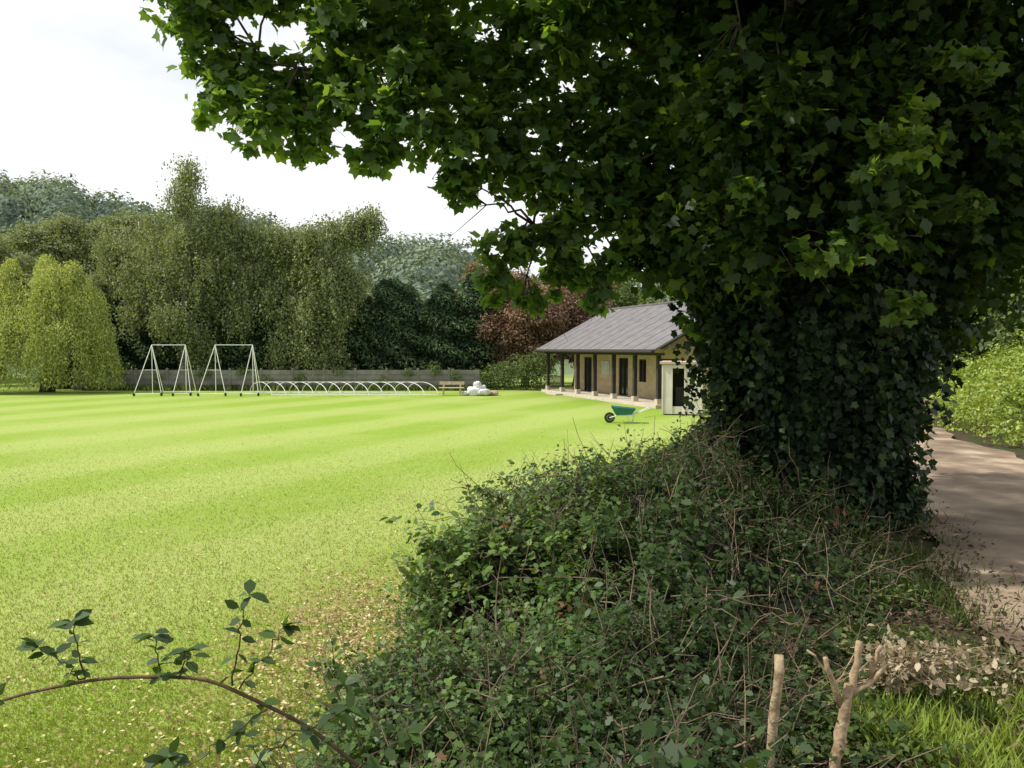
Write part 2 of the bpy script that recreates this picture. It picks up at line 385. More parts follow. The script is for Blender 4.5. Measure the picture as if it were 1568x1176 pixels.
i=np.arange(109)[:,None]*44+np.arange(43)[None]; F=np.stack([i,i+1,i+45,i+44],-1).reshape(-1,4)
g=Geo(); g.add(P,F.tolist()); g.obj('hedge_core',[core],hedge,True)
ns=20000
y=1.5+14.5*(R.random(ns)**1.7); t=R.random(ns)
B,Nm=hpos(y,t)
keep=R.random(ns)>.70*smooth(.70,.95,t)*smooth(2.5,3.5,y)
y,t,B,Nm=y[keep],t[keep],B[keep],Nm[keep]; ns=len(y)
B=B-Nm*(.24*R.random((ns,1)))
dirs=norm(Nm*.8+np.array([0,0,.45])+R.normal(size=(ns,3))*.7)
ln=.08+.2*R.random(ns)**2; ln=np.where((R.random(ns)<.08)&(y<8),ln+.12+.16*R.random(ns),ln)
kk=11
f=(np.arange(kk)+.5)/kk
P=(B[:,None]+dirs[:,None]*(f[None,:,None]*ln[:,None,None])+R.normal(size=(ns,kk,3))*.022).reshape(-1,3)
n=len(P); dr=np.repeat(dirs,kk,0)
side=norm(np.cross(dr,R.normal(size=(n,3))))
T=dr*.7+side; N=np.array([0,0,1.])+.5*np.repeat(Nm,kk,0)+R.normal(size=(n,3))*.7
tv=np.repeat(R.random(ns),kk)
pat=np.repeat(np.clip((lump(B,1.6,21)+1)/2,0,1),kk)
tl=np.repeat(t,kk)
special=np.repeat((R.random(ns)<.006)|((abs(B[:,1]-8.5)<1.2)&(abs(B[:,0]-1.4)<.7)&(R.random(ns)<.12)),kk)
# lit field side and shade under the tree put into leaf colour
side_shade=1.12-.62*smooth(.48,.74,tl+.12*(pat-.5))
rn=np.where(special,.96+.04*R.random(n),np.clip((.38*R.random(n)+.35*tv+.30*pat)*side_shade,0,.93))
sz=(.028+.03*R.random(n)**1.5)*np.repeat(np.where(pat[::kk]>.6,1.3,.85),kk)
hm=R.random(ns)<.6; hk=np.repeat(hm,kk)
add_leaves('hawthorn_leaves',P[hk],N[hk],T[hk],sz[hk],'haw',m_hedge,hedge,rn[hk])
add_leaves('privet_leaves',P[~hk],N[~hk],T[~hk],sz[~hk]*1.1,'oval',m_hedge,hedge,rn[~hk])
g=Geo()
for k in R.permutation(np.where(y<9)[0])[:5500]:
    a=B[k]-dirs[k]*.08; e=B[k]+dirs[k]*(ln[k]*(1.05+.45*R.random()))
    g.tube(curve(a,e,.01,4,.008),[.0035,.003,.002,.001],3,cap=False)
for k in range(800):
    yv=1.8+6*R.random(); tv_=np.array([.25+.72*R.random()]); b,nn=hpos(np.array([yv]),tv_); b=b[0]; nn=nn[0]
    d=norm(nn*.5+R.normal(size=3)*.7); L=.2+.4*R.random()
    g.tube(curve(b-nn*.1-d*L*.5,b+d*L*.6+nn*.05,.04,6,.022),np.linspace(.0045,.0015,6),4,cap=False)
g.obj('hedge_twigs',[surfmat('twig_grey',(.07,.05,.03),(.22,.165,.11),20,.8,.2)],hedge)

# arching bramble shoot
br=empty('bramble_plant'); g=Geo(); LP=[];LT=[]
main=np.array([(-1.75,2.35,1.45),(-1.43,2.2,1.61),(-1.16,2.2,1.665),(-.88,2.2,1.665),(-.74,2.2,1.60),(-.6,2.25,1.50),(-.4,2.3,1.3),(-.3,2.35,1.1)])
from numpy import interp
def fine(p,n=30):
    s_=np.linspace(0,len(p)-1,n); k=np.arange(len(p)); q=np.stack([interp(s_,k,p[:,j]) for j in range(3)],1)
    for _ in range(3): q[1:-1]=(q[:-2]+q[1:-1]*2+q[2:])/4
    return q
def leaves_on(p,step,ls):
    for q in range(1,len(p),step):
        d=norm(p[min(q+1,len(p)-1)]-p[q-1])
        for s_ in (-1,1):
            LP.append(p[q]+R.normal(size=3)*.005); LT.append((norm(d*.5+s_*norm(np.cross(d,[0,1,.3]))+R.normal(size=3)*.35),ls*(.6+.6*R.random())))
fm=fine(main,40); g.tube(fm,np.linspace(.004,.0065,40),6)
for q in range(2,39):
    d=norm(R.normal(size=3)); g.tube([fm[q],fm[q]+d*.012],[.0022,.0004],4)
sho=[((-.80,2.2,1.64),(-.73,2.15,1.92),.02),((-.78,2.2,1.63),(-.62,2.12,1.84),.0),((-1.22,2.2,1.66),(-1.2,2.1,1.86),.0),((-1.0,2.2,1.66),(-1.0,2.15,1.80),0),((-1.22,2.2,1.66),(-1.32,2.15,1.77),.0),
((-.95,2.2,1.66),(-.88,2.1,1.78),0),((-1.5,2.2,1.57),(-1.42,2.1,1.66),0),((-.7,2.2,1.57),(-.95,2.1,1.42),0),((-.6,2.2,1.5),(-.45,2.1,1.62),0),((-.62,2.2,1.5),(-.85,2.1,1.30),.02),((-.5,2.2,1.4),(-.75,2.1,1.2),.02),((-1.15,2.3,1.2),(-1.0,2.2,1.42),.02),((-.5,2.3,1.3),(-.3,2.2,1.5),.02),
((-.9,2.4,1.1),(-1.02,2.3,1.38),.02),((-.7,2.4,1.1),(-.8,2.3,1.45),.02),((-.45,2.4,1.2),(-.5,2.3,1.6),.02)]
for a,b,l in sho:
    p=curve(a,b,l,12,.005); g.tube(p,np.linspace(.003,.0012,12),5); leaves_on(p,2,.048)
    for _ in range(4): LP.append(np.array(b)); LT.append((norm(np.array([R.normal()*.8,-.3,.5+R.random()])),.06))
leaves_on(fm[22:],3,.045)
LPa=np.array(LP); LTa=np.array([q[0] for q in LT]); LS=np.array([q[1] for q in LT]); n=len(LPa)
add_leaves('bramble_leaves',LPa,np.array([0,-.2,1.])+R.normal(size=(n,3))*.5,LTa,LS,'oval',m_hedge,br,.15+.45*R.random(n))
g.obj('bramble_stems',[twigm],br,True)

# cut stakes
def stake(name,base,top,r,prongs=()):
    g=Geo(); p=curve(base,top,0,14,.004); rr=np.linspace(r*1.1,r*.9,14)*(1+.07*R.normal(size=14))
    g.tube(p,rr,12)
    g.tube([p[8],p[8]+np.array([.02,-.01,.02])],[r*.5,r*.35],7)
    for a,b,rp in prongs:
        q=curve(a,b,.0,6,.005); g.tube(q,np.linspace(rp*1.15,rp*.8,6)*(1+.06*R.normal(size=6)),8)
    return g.obj(name,[barkpale],None,True)
stake('cut_hedge_stem',(.86,2.62,.8),(.90,2.6,1.57),.017)
stake('cut_hedge_stem',(1.12,2.78,.8),(1.23,2.8,1.38),.021,[((1.20,2.8,1.30),(1.13,2.78,1.49),.011),((1.23,2.8,1.34),(1.26,2.8,1.54),.014),((1.225,2.8,1.34),(1.36,2.8,1.46),.011),((1.16,2.79,1.42),(1.07,2.8,1.51),.005),((1.3,2.8,1.41),(1.33,2.78,1.53),.009)])

dead=empty('dead_branch'); g=Geo(); ps=[]
for k in range(34):
    a=np.array((1.58+.10*R.normal(),3.4,1.12)); b=np.array((1.6+.65*R.random(),3.2+.35*R.random(),1.10+.24*R.random()))
    q=curve(a,b,.06,8,.02); g.tube(q,np.linspace(.003,.001,8),4)
    for pnt in q[2:]:
        for _ in range(5): ps.append(pnt+R.normal(size=3)*.02)
ps=np.array(ps); n=len(ps)
add_leaves('dead_leaves',ps,R.normal(size=(n,3))+np.array([0,0,.3]),R.normal(size=(n,3)),.032*(.4+R.random(n)),'oval',m_pale,dead)
g.obj('dead_twigs',[barkpale],dead)

def blades(name,x,y,h,mat,shape='blade',parent=None,rnd=None,lean=.35):
    n=len(x); P=np.stack([x,y,gz(x,y)+.0],1)
    T=np.array([0,0,1.])+R.normal(size=(n,3))*lean; N=R.normal(size=(n,3))*np.array([1,1,.2])
    return add_leaves(name,P,N,T,h,shape,mat,parent,rnd)
n=12000; x=1.4+1.3*R.random(n); y=2.4+1.0*R.random(n); k=(lump(np.stack([x,y,0*x],1),4,8)>-.45); x,y=x[k],y[k]
blades('verge_grass',x,y,.05+.12*R.random(len(x))**1.5,m_grass,rnd=.9*R.random(len(x)),lean=.6)
n=22000; y=3.2+13*R.random(n)**1.3; x=PL(y)-.3+.28*R.normal(size=n); k=(lump(np.stack([x,y,0*x],1),2.5,18)>-.15); x,y=x[k],y[k]
blades('verge_grass',x,y,.04+.11*R.random(len(x)),m_vgrass,lean=.6)
n=190000; y=4.2+24*R.random(n)**1.9; xlim=.504*y-3.2; x=-.68*y+(xlim+.68*y)*R.random(n)
blades('field_grass',x,y,(.016+.020*R.random(n))*(1-smooth(14,28,y)*.6),m_grass,'spray',rnd=np.clip(.2+.4*R.random(n)+.35*(lump(np.stack([x,y,0*x],1),1.2,4)+1)/2,0,1),lean=.5)
n=10000; y=4.4+24*R.random(n)**1.5; xlim=.504*y-3.1; dd=R.exponential(.42,n)*(xlim+.68*y); x=xlim-dd; k=(x>-.7*y); x,y=x[k],y[k]
n2=2600; x2=-1.4+.5*R.normal(size=n2); y2=7.1+1.1*R.normal(size=n2); k=x2<.504*y2-3.1; x=np.r_[x,x2[k]]; y=np.r_[y,y2[k]]
n=len(x); zz=gz(x,y)+.025+.02*R.random(n)
add_leaves('fallen_leaves',np.stack([x,y,zz],1),np.array([0,0,1.])+R.normal(size=(n,3))*.3,R.normal(size=(n,3)),.018+.03*R.random(n),'oval',m_dry,None)
n=13000; y=2.5+12*R.random(n)**1.3; x=PL(y)-.5+.4*R.normal(size=n); k=(x<PL(y)+.5); x,y=x[k],y[k]; n=len(x)
add_leaves('leaf_litter',np.stack([x,y,gz(x,y)+.03+.03*R.random(n)+np.where(x>PL(y)-.1,.04,0)],1),np.array([0,0,1.])+R.normal(size=(n,3))*.45,R.normal(size=(n,3)),.018+.03*R.random(n),'oval',m_litter,None)
# low weeds on the verge
wd=empty('verge_weeds'); cl=[]
for _ in range(60):
    y_=2.9+6*R.random()**1.3; x_=PL(y_)-.35-.5*R.random(); cl.append((x_,y_,float(gz(x_,y_))+.06,.12+.1*R.random(),.12,.08))
crown('leaves',cl,9000,.035,'oval',m_vgrass,wd,8,.18,1,.4,.5)

# ------------------------------------------------ right bank shrubs and trees
rb=empty('shrub_bank'); cl=[]
for y in np.arange(8.5,24,.7):
    for k in range(4):
        cl.append((PR(y)+.55+.75*k+R.normal()*.2,y+R.normal()*.25,1.2+.38*k+R.random()*.45,.3+.35*R.random()))
crown('leaves',cl,1500,.075,'oval',m_lime,rb,12,.3,.7,.6,.6)
cl2=[(PL(y)+.5*(y>17),y,1.6+.35*R.random(),.8) for y in np.arange(18,30,1.0)]
crown('leaves_far',cl2,700,.10,'oval',m_lime,rb,10,.35,.8,.6,.5)
def round_tree(name,x,y,h,r,mat,dens,size,shape='dia',low=.25,nc=22,trunkr=.25):
    e=empty(name); b=float(gz(x,y)); cl=[]
    for _ in range(nc):
        d=norm(R.normal(size=3)); f=R.random()**.5
        zc=b+h*(low+(1-low)*.5)+d[2]*f*h*(1-low)*.42
        cl.append((x+d[0]*f*r*.75,y+d[1]*f*r*.75,zc,r*.33*(.7+.6*R.random()),r*.33*(.7+.6*R.random()),r*.27))
    crown('leaves',cl,dens,size,shape,mat,e,10,.5*r/3,.7,.7,.6)
    trunk(e,(x,y,b-.1),(x+R.normal()*.2,y,b+h*.85),trunkr,bark,cl[::3])
    return e
round_tree('ash_tree',13.2,20,6.5,3.0,m_mid,1000,.15,low=.05,nc=34)
round_tree('ash_tree',16.5,27,9.5,4,m_mid,800,.2,low=.02,nc=34)
round_tree('ash_tree',20,33,11,5,m_mid,600,.26,low=.02,nc=34)
round_tree('ash_tree',25,40,12,5,m_mid,500,.26,low=.02,nc=34)
round_tree('hazel_shrub',11.5,29,5,2.6,m_lime,900,.16,low=.0)
round_tree('hazel_shrub',14.2,31,5,2.6,m_mid,900,.16,low=.0)

# ------------------------------------------------ far trees round the field
def hanging(name,tops,lens,step,size,mat,parent,sway=.05,shape='spray'):
    Ps=[];rn=[]
    for (p,L) in zip(tops,lens):
        m=max(3,int(L/step)); d=np.array([R.normal()*sway,R.normal()*sway,-1.])
        k=np.arange(m)*step; q=p+k[:,None]*d+R.normal(size=(m,3))*.07
        Ps.append(q); rn.append(np.full(m,R.random()))
    P=np.concatenate(Ps); rn=np.concatenate(rn); k=P[:,2]>.15; P=P[k]; rn=rn[k]; n=len(P)
    N=R.normal(size=(n,3))+np.array([-.5,-.5,.4]); T=np.array([0,0,-1.])+R.normal(size=(n,3))*.5
    add_leaves(name,P,N,T,size*(.6+.7*R.random(n)),shape,mat,parent,.5*rn+.5*R.random(n))
def birch(lobes,base,top,n,mat=None):
    e=empty('birch_tree'); tufts=[]
    for l in lobes:
        for _ in range(max(6,int(9*l[3]))):
            d=norm(R.normal(size=3)); f=R.random()**.4
            tufts.append((l[0]+d[0]*l[3]*f,l[1]+d[1]*l[3]*f,l[2]+d[2]*l[4]*f))
    tufts=np.array(tufts); idx=R.integers(0,len(tufts),n)
    tops=tufts[idx]+R.normal(size=(n,3))*np.array([.36,.36,.3])
    lens=(.4+1.5*R.random(n)**1.3)
    hanging('leaves',tops,lens,.15,.19,mat or m_birch,e,.12,'dia')
    trunk(e,base,top,.2,birchbark,tufts[R.permutation(len(tufts))[:30]],.03,br=.2)
birch([(-21.4,52,12.2,1.5,2.6),(-21.2,52,14.4,.8,1.3),(-22.4,52,9.0,2.5,2.2),(-20.4,52,8.4,2.4,2.2),(-23.2,51.5,5.8,2.0,1.6),(-20.8,51,5.2,2.2,1.6),(-24.6,52.5,7.5,1.6,2)],(-21.8,52,0),(-21.3,52,15),4600)
birch([(-18.2,53,11.2,2.0,1.4),(-17,53,9.4,2.4,2),(-19.4,53,9,2.0,2),(-16.2,52.5,6.8,2.2,1.8),(-18.6,52,5.6,2,1.5),(-15.6,53,9.8,1.4,1.2)],(-18,53,0),(-18.1,53,12),4400)
birch([(-26.4,55,9.6,2.0,1.8),(-25,55,11,1.4,1.2),(-27.4,55,7,2.2,1.6)],(-26,55,0),(-26,55,11.5),2400)
birch([(-11.9,52,10.3,1.3,1.4),(-10.2,52.5,10.9,1.0,1.0),(-9.2,52.5,11.4,.5,.6),(-12.6,52,8.0,1.8,1.5),(-10.8,52,7.6,1.5,1.5),(-13.6,52,9.9,1.0,1.0),(-13.2,51.6,5.4,1.5,1.3),(-11.4,51.8,5.4,1.2,1.2)],(-11.9,52,0),(-11.2,52,11.4),4000)
birch([(-14.2,51.4,4.6,1.3,1.2),(-13.6,51.4,3.0,1.3,1.0),(-15,51.4,2.6,1.,1.0)],(-14.2,51.6,0),(-14.2,51.5,5.6),1300)
birch([(-20.3,51.2,3.4,1.1,1.1)],(-20.3,51.4,0),(-20.3,51.4,4.4),700)
birch([(-12.0,51.2,3.0,1.0,1.0)],(-12.2,51.4,0),(-12.2,51.4,3.8),500)

wl=empty('weeping_willow_tree')
n=9500; tops=[];lens=[]
lob=[(-29.2,47.5,6.6,2.2),(-27.0,47.2,7.6,1.5),(-31.4,48,7.4,2.0),(-25.4,47,6.3,1.1),(-33.8,48,7.0,2.4),(-28.3,45.8,5.0,1.7),(-24.8,46.8,4.5,.9),(-30.9,46,5.4,1.6),(-27.6,47,6.0,1.2),(-26.2,46,4.2,1.2),(-28,47.5,8.1,.7),(-30.2,47.5,7.9,.6),(-26.1,47,7.7,.5),(-24.4,47,3.2,.7),(-32.4,47,8.1,.6),
(-31.5,46.3,4.6,1.6),(-33.2,46.8,5.2,1.8),(-35.5,48,6.2,2.4),(-29.8,45.6,3.6,1.2),(-27.2,45.6,3.4,1.1),(-33.4,45.8,3.4,1.5)]
for k in range(n):
    c=lob[R.integers(0,len(lob))]; d=norm(R.normal(size=3)); d[2]=abs(d[2])
    p=np.array([c[0]+d[0]*c[3],c[1]+d[1]*c[3],c[2]-1.2+d[2]*1.4]); tops.append(p)
    lens.append(min(p[2]-.2,(.8+3.4*R.random()**1.4) if d[2]<.6 else .8+R.random()))
hanging('leaves',tops,lens,.17,.17,m_will,wl,.13)
trunk(wl,(-28.5,48,0),(-28.2,48,6),.35,bark,[(c[0],c[1],c[2]-.5) for c in lob],.15)

ch=empty('conifer_hedge'); Ps=[];Ns=[];Ts=[];rs=[]; g=Geo()
for x in np.arange(-31,-1.6,1.15):
    y0=53.4+R.normal()*.35; h=6.6+.45*R.normal()+(.4 if x>-10 else -.4); xx=x+.3*R.normal(); wr=1.35+.35*R.random()
    if x>-3.4: h=5.2
    n=5600; z=h*R.random(n)**.8; a=R.random(n)*6.283; f=z/h; ph=R.random()*6
    r=(wr*(1-f**4.5)+.12)*(1+.18*np.sin(z*3.6+a*2+ph)+.16*np.sin(a*5+z*2.6+ph))*(1-.28*R.random(n))
    d=np.stack([np.cos(a),np.sin(a),0*a],1)
    Ps.append(np.stack([xx+r*d[:,0],y0+r*d[:,1],z],1)); Ns.append(np.array([0,0,1.])+.5*d+R.normal(size=(n,3))*.45); Ts.append(d+np.array([0,0,.05])+R.normal(size=(n,3))*.45)
    rs.append(np.clip(.4+.35*np.sin(z*3.6+a*2+ph)+.2*R.normal(size=n),0,1))
    g.tube([(xx,y0,0),(xx,y0,h*.3),(xx,y0,h*.65),(xx,y0,h*.9)],[1.0,1.0,.85,.3],10)
n=sum(len(p) for p in Ps)
add_leaves('sprays',np.concatenate(Ps),np.concatenate(Ns),np.concatenate(Ts),.30*(.5+.8*R.random(n)),'spray',m_con,ch,np.concatenate(rs))
g.obj('conifer_shadow_core',[core],ch,True)  # dark tubes inside the conifers, inner shade put into their colour

round_tree('copper_beech_tree',.9,54,8.0,3.6,m_cop,1700,.17,low=.06,nc=46)
round_tree('copper_beech_tree',-2.2,60,10.3,2.6,m_cop,1300,.2,low=.2,nc=30)
round_tree('copper_beech_tree',4.6,56,8.8,3.8,m_cop,1300,.18,low=.1,nc=40)
e=empty('elder_shrub'); crown('leaves',[(-.9,50.5,.9,1.0),(.4,50.3,1.1,1.1),(1.6,50,1.1,1.1),(1.9,49.6,1.9,.8),(-2,50.8,.7,.7)],1500,.14,'dia',m_mid,e,10,.5,.7,.6,.6)
for (x,y,h,r) in [(8.5,62,9.5,4),(14,60,11,4.5),(20,58,12,5),(27,60,13,5.5),(9,52,6.5,2.6),(13,47,6.5,2.6),(34,58,13,5.5)]:
    round_tree('oak_tree',x,y,h,r,m_mid,500,.24,low=.1)
for (x,y,h,r,m) in [(-38.5,66,14.2,4.2,m_birch),(-45.5,70,15.0,4.6,m_birch),(-33,66,15.6,4,m_birch),(-44,62,10.8,3.2,m_lime),(-50,66,12,4,m_mid),(-28.5,66,13.8,4,m_birch),(-39.5,55,8.5,3,m_will),(-24,66,13.5,3.6,m_mid),(-18.5,66,12.8,3.4,m_mid)]:
    round_tree('field_edge_tree',x,y,h,r,m,1000,.24,low=.1,nc=34)

hw=empty('hill_woodland'); Cs=[]
for k in range(560):
    y=105+135*R.random()**.8; x=(-.72+R.random()*1.1)*y
    r=3.+4.5*R.random()**1.5; Cs.append((x,y,float(gz(x,y))+r*.75,r,r,r*1.05))
for x in np.arange(-160,40,4.5):
    r=3.5+4*R.random()**1.5; Cs.append((x+R.normal()*2,222+5*R.normal(),float(gz(x,220))+r*.7,r*(.8+.4*R.random()),r,r*(.9+.5*R.random())))
Ps=[];Ns=[];rv=[]; g=Geo()
for c in Cs:
    n=600; d=norm(R.normal(size=(n,3))); d[:,2]=np.where(d[:,2]<-.3,-d[:,2],d[:,2])
    sd=int(abs(c[0])*7)%99
    rr=(.84+.18*R.random((n,1)))*(1+.28*lump(d*2.6,1.7,sd)[:,None])
    Ps.append(np.array(c[:3])+d*np.array(c[3:6])*rr); Ns.append(d+R.normal(size=(n,3))*.3); rv.append(np.clip(.8*R.random()+.2*R.random(n),0,1))
    g.tube([(c[0],c[1],c[2]-c[5]*.9),(c[0],c[1],c[2]-c[5]*.4),(c[0],c[1],c[2]+c[5]*.3),(c[0],c[1],c[2]+c[5]*.7)],[c[3]*.5,c[3]*.72,c[3]*.62,c[3]*.15],8)
P=np.concatenate(Ps); n=len(P)
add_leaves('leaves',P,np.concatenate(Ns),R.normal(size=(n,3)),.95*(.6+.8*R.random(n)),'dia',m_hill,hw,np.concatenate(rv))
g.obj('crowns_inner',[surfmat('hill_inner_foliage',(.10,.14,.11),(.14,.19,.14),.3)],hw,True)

# ------------------------------------------------ boundary fence
conc=surfmat('concrete_panels',(.13,.125,.11),(.25,.24,.21),1.5,.9,.3)
g=Geo()
for k in range(13):
    x=-28+k*2.0
    g.box((x-.07,49.93,0),(x+.07,50.07,1.4),0)
    for j in range(4):
        g.box((x+.075,49.97,.02+j*.32),(x+1.925,50.03,.32+j*.32),0)
g.obj('concrete_panel_fence',[conc],bevel=.01)
n=9000; x=-27+25*R.random(n); y=49.6+.25*R.normal(size=n)
blades('fence_foot_grass',x,y,.12+.3*R.random(n),m_vgrass,'spray',lean=.3)
e=empty('ivy_plant'); crown('leaves',[(x_,49.85+.1*R.normal(),.5+.9*R.random(),.35+.3*R.random(),.2,.3+.3*R.random()) for x_ in (-25,-22.6,-19.5,-17,-15.8,-13.5,-11,-8.3,-6.6,-4.9,-3.6)],1800,.12,'dia',m_mid,e,8,.4,.6,.6,.6)

black=surfmat('rubber_black',(.02,.02,.02),(.04,.04,.04),10)
def net_frame(x0,x1,y):
    g=Geo(); r=.02; H=2.85
    for x,dxr in ((x0,.72),(x1,.45)):
        g.tube([(x-dxr,y-.7,.12),(x,y,H)],r,8); g.tube([(x+dxr,y-.5,.12),(x,y,H)],r,8); g.tube([(x,y+1.4,.1),(x,y,H)],r,8)
        g.tube([(x,y,H),(x,y,.1)],r*.9,8)
        g.tube([(x-dxr,y-.7,.14),(x+dxr,y-.5,.14)],r,8)
        g.tube([(x-dxr*.5,y-.35,1.45),(x+dxr*.5,y-.25,1.45)],r*.6,6)
        for wx,wy in ((x-dxr,y-.7),(x+dxr,y-.5)):
            g.tube([(wx-.03,wy,.1),(wx+.03,wy,.1)],.1,12,1)
    g.tube([(x0,y,H),(x1,y,H)],r*.8,8); g.tube([(x0,y+1.4,.12),(x1,y+1.4,.12)],r*.8,8)
    return g.obj('cricket_net_frame',[white,black])
net_frame(-20.3,-18.4,44.2); net_frame(-16.65,-14.55,44)

g=Geo()
for k in range(13):
    x=-14.2+k*.76; w=1.15; pts=[(x+w*math.cos(a)*.9,44.2-1.3*math.cos(a)*1.0,.08+.68*math.sin(a)) for a in np.linspace(0,math.pi,14)]
    g.tube(pts,.018,6)
g.tube([(-15.2,45.5,.1),(-6.2,45.5,.1)],.025,6); g.tube([(-13.2,42.9,.1),(-4.1,42.9,.1)],.025,6); g.tube([(-14.2,44.2,.76),(-5.1,44.2,.76)],.018,6)
g.obj('pitch_cover_frame',[steel])

g=Geo()
def sack(g,c,rx,ry,rz,seed,m=0):
    nu,nv=24,14; V=[];F=[]
    for a in range(nv+1):
        ph=-math.pi/2+math.pi*a/nv
        for b in range(nu):
            th=6.283*b/nu; d=np.array([math.cos(ph)*math.cos(th),math.cos(ph)*math.sin(th),math.sin(ph)])
            q=np.sign(d)*abs(d)**.7; k=1+.22*float(lump(d[None]*3.5,1.8,seed)[0])
            V.append((c[0]+q[0]*rx*k,c[1]+q[1]*ry*k,max(.02,c[2]+q[2]*rz*k)))
    for a in range(nv):
        for b in range(nu): F.append((a*nu+b,a*nu+(b+1)%nu,(a+1)*nu+(b+1)%nu,(a+1)*nu+b))
    g.add(V,F,m)
sack(g,(-2.1,44,.24),.42,.35,.24,1); sack(g,(-1.55,43.8,.2),.34,.3,.2,2); sack(g,(-1.95,44.1,.58),.22,.24,.2,3); sack(g,(-1.05,44.2,.13),.28,.28,.13,4,1)
sack(g,(-1.65,44.15,.46),.18,.2,.13,6); sack(g,(-2.6,44.1,.12),.2,.22,.12,8)
g.obj('sack_pile',[surfmat('sack_white',(.45,.45,.47),(.72,.72,.72),4,.7,.5),surfmat('sack_orange',(.45,.2,.1),(.6,.5,.45),4,.7,.5)],None,True)
g=Geo(); wood=surfmat('pale_timber',(.38,.30,.2),(.55,.46,.34),6,.8,.2)
for j in range(3): g.box((-4.1,43.8+j*.16,.42),(-2.7,43.93+j*.16,.46))
for x in (-3.9,-2.95): g.box((x,43.85,0),(x+.08,44.2,.42))
g.box((-4.1,44.3,.6),(-2.7,44.33,.78)); g.box((-3.9,44.26,.46),(-3.82,44.3,.78)); g.box((-2.95,44.26,.46),(-2.87,44.3,.78))
g.obj('park_bench',[wood],bevel=.008)

# ------------------------------------------------ pavilion
pav=empty('cricket_pavilion',(2.2,47.5,0),math.atan2(-.948,.318))
def brickmat():
    m,t,out=nt('buff_brick'); L=t.links.new; tc=t.nodes.new('ShaderNodeTexCoord'); mp=t.nodes.new('ShaderNodeMapping'); mp.inputs['Rotation'].default_value=(math.radians(90),0,0)
    L(tc.outputs['Object'],mp.inputs[0]); b=t.nodes.new('ShaderNodeTexBrick'); L(mp.outputs[0],b.inputs[0])
    b.inputs['Color1'].default_value=(.56,.44,.27,1); b.inputs['Color2'].default_value=(.45,.34,.20,1); b.inputs['Mortar'].default_value=(.44,.38,.29,1)
    b.inputs['Scale'].default_value=1; b.inputs['Brick Width'].default_value=.44; b.inputs['Row Height'].default_value=.2; b.inputs['Mortar Size'].default_value=.012
    p=t.nodes.new('ShaderNodeBsdfPrincipled'); p.inputs['Roughness'].default_value=.9; L(b.outputs[0],p.inputs['Base Color']); L(p.outputs[0],out.inputs[0]); return m
brick=brickmat(); dark=surfmat('dark_stained_wood',(.025,.02,.018),(.05,.04,.035),8,.7,.2)
glass=surfmat('window_glass_dark',(.015,.018,.02),(.03,.035,.04),2,.1,0,.6)
slate=surfmat('roof_felt_grey',(.12,.115,.12),(.18,.17,.175),2.5,.85,.4)
slab=surfmat('concrete_slab',(.42,.37,.29),(.55,.49,.4),4,.9,.2)
g=Geo(); g.box((-.3,-.35,0),(13.9,1.7,.16)); g.box((1.6,-.8,0),(3.2,-.353,.09)); g.obj('verandah_floor',[slab],pav,bevel=.01)
ops=[(1.5,2.6,.16,2.15),(6.1,7.2,.16,2.15),(8.4,9.2,.95,2.1),(10.6,12.4,.16,2.15)]
g=Geo(); x=0
for a,b,z0,z1 in ops:
    g.box((x,1.7,0),(a,1.9,2.62)); g.box((a,1.7,z1),(b,1.9,2.62))
    if z0>.5: g.box((a,1.7,0),(b,1.9,z0))
    x=b
g.box((x,1.7,0),(13.3,1.9,2.62)); g.box((13.3,1.7,0),(13.5,8.2,2.62)); g.box((0,1.9,0),(.2,8.2,2.62)); g.box((.2,8.0,0),(13.3,8.2,2.62))
g.obj('walls',[brick],pav)
g=Geo()
for xa in (13.303,.003):
    g.add([(xa,0.2,2.623),(xa,8.2,2.623),(xa,4.1,4.75),(xa+.19,0.2,2.623),(xa+.19,8.2,2.623),(xa+.19,4.1,4.75)],[(0,1,2),(3,5,4),(0,3,4,1),(0,2,5,3),(2,1,4,5)])
for k in range(1,14):
    zz=2.65+k*.15; hw_=(4.75-zz)/2.13*3.95
    if hw_>.1: g.box((13.496,4.1-hw_,zz),(13.51,4.1+hw_,zz+.02))
g.obj('gable_cladding',[surfmat('timber_cladding',(.30,.22,.12),(.42,.33,.2),5,.8,.2)],pav)
g=Geo()
for a,b,z0,z1 in ops:
    g.box((a+.003,1.80,z0+.003),(b-.003,1.84,z1-.003),1)
    for q in (a+.003,b-.063,(a+b)/2-.03): g.box((q,1.74,z0+.003),(q+.06,1.797,z1-.003),0)
    g.box((a+.065,1.75,z1-.07),(b-.065,1.795,z1-.004),0)
g.obj('doors_and_windows',[dark,glass],pav)
g=Geo()
g.box((4.0,1.66,1.2),(5.0,1.697,1.95)); g.obj('notice_board',[surfmat('notice_white',(.4,.45,.4),(.6,.62,.6),3,.6)],pav)
g=Geo()
for k in range(7):
    x=.0+k*2.25; g.box((x-.085,-.085,.161),(x+.085,.085,2.33)); g.box((x-.13,-.13,.161),(x+.13,.13,.4),1)
g.box((-.3,-.08,2.333),(13.9,.08,2.45))
g.box((.088,-.03,1.0),(2.16,.03,1.07)); g.box((.088,-.03,.3),(2.16,.03,.36))
for x in np.arange(.25,2.1,.14): g.box((x,-.015,.363),(x+.03,.015,.997))
g.obj('verandah_posts',[dark,slab],pav,bevel=.006)
g=Geo(); ez,rz,ry=2.5,4.98,4.1
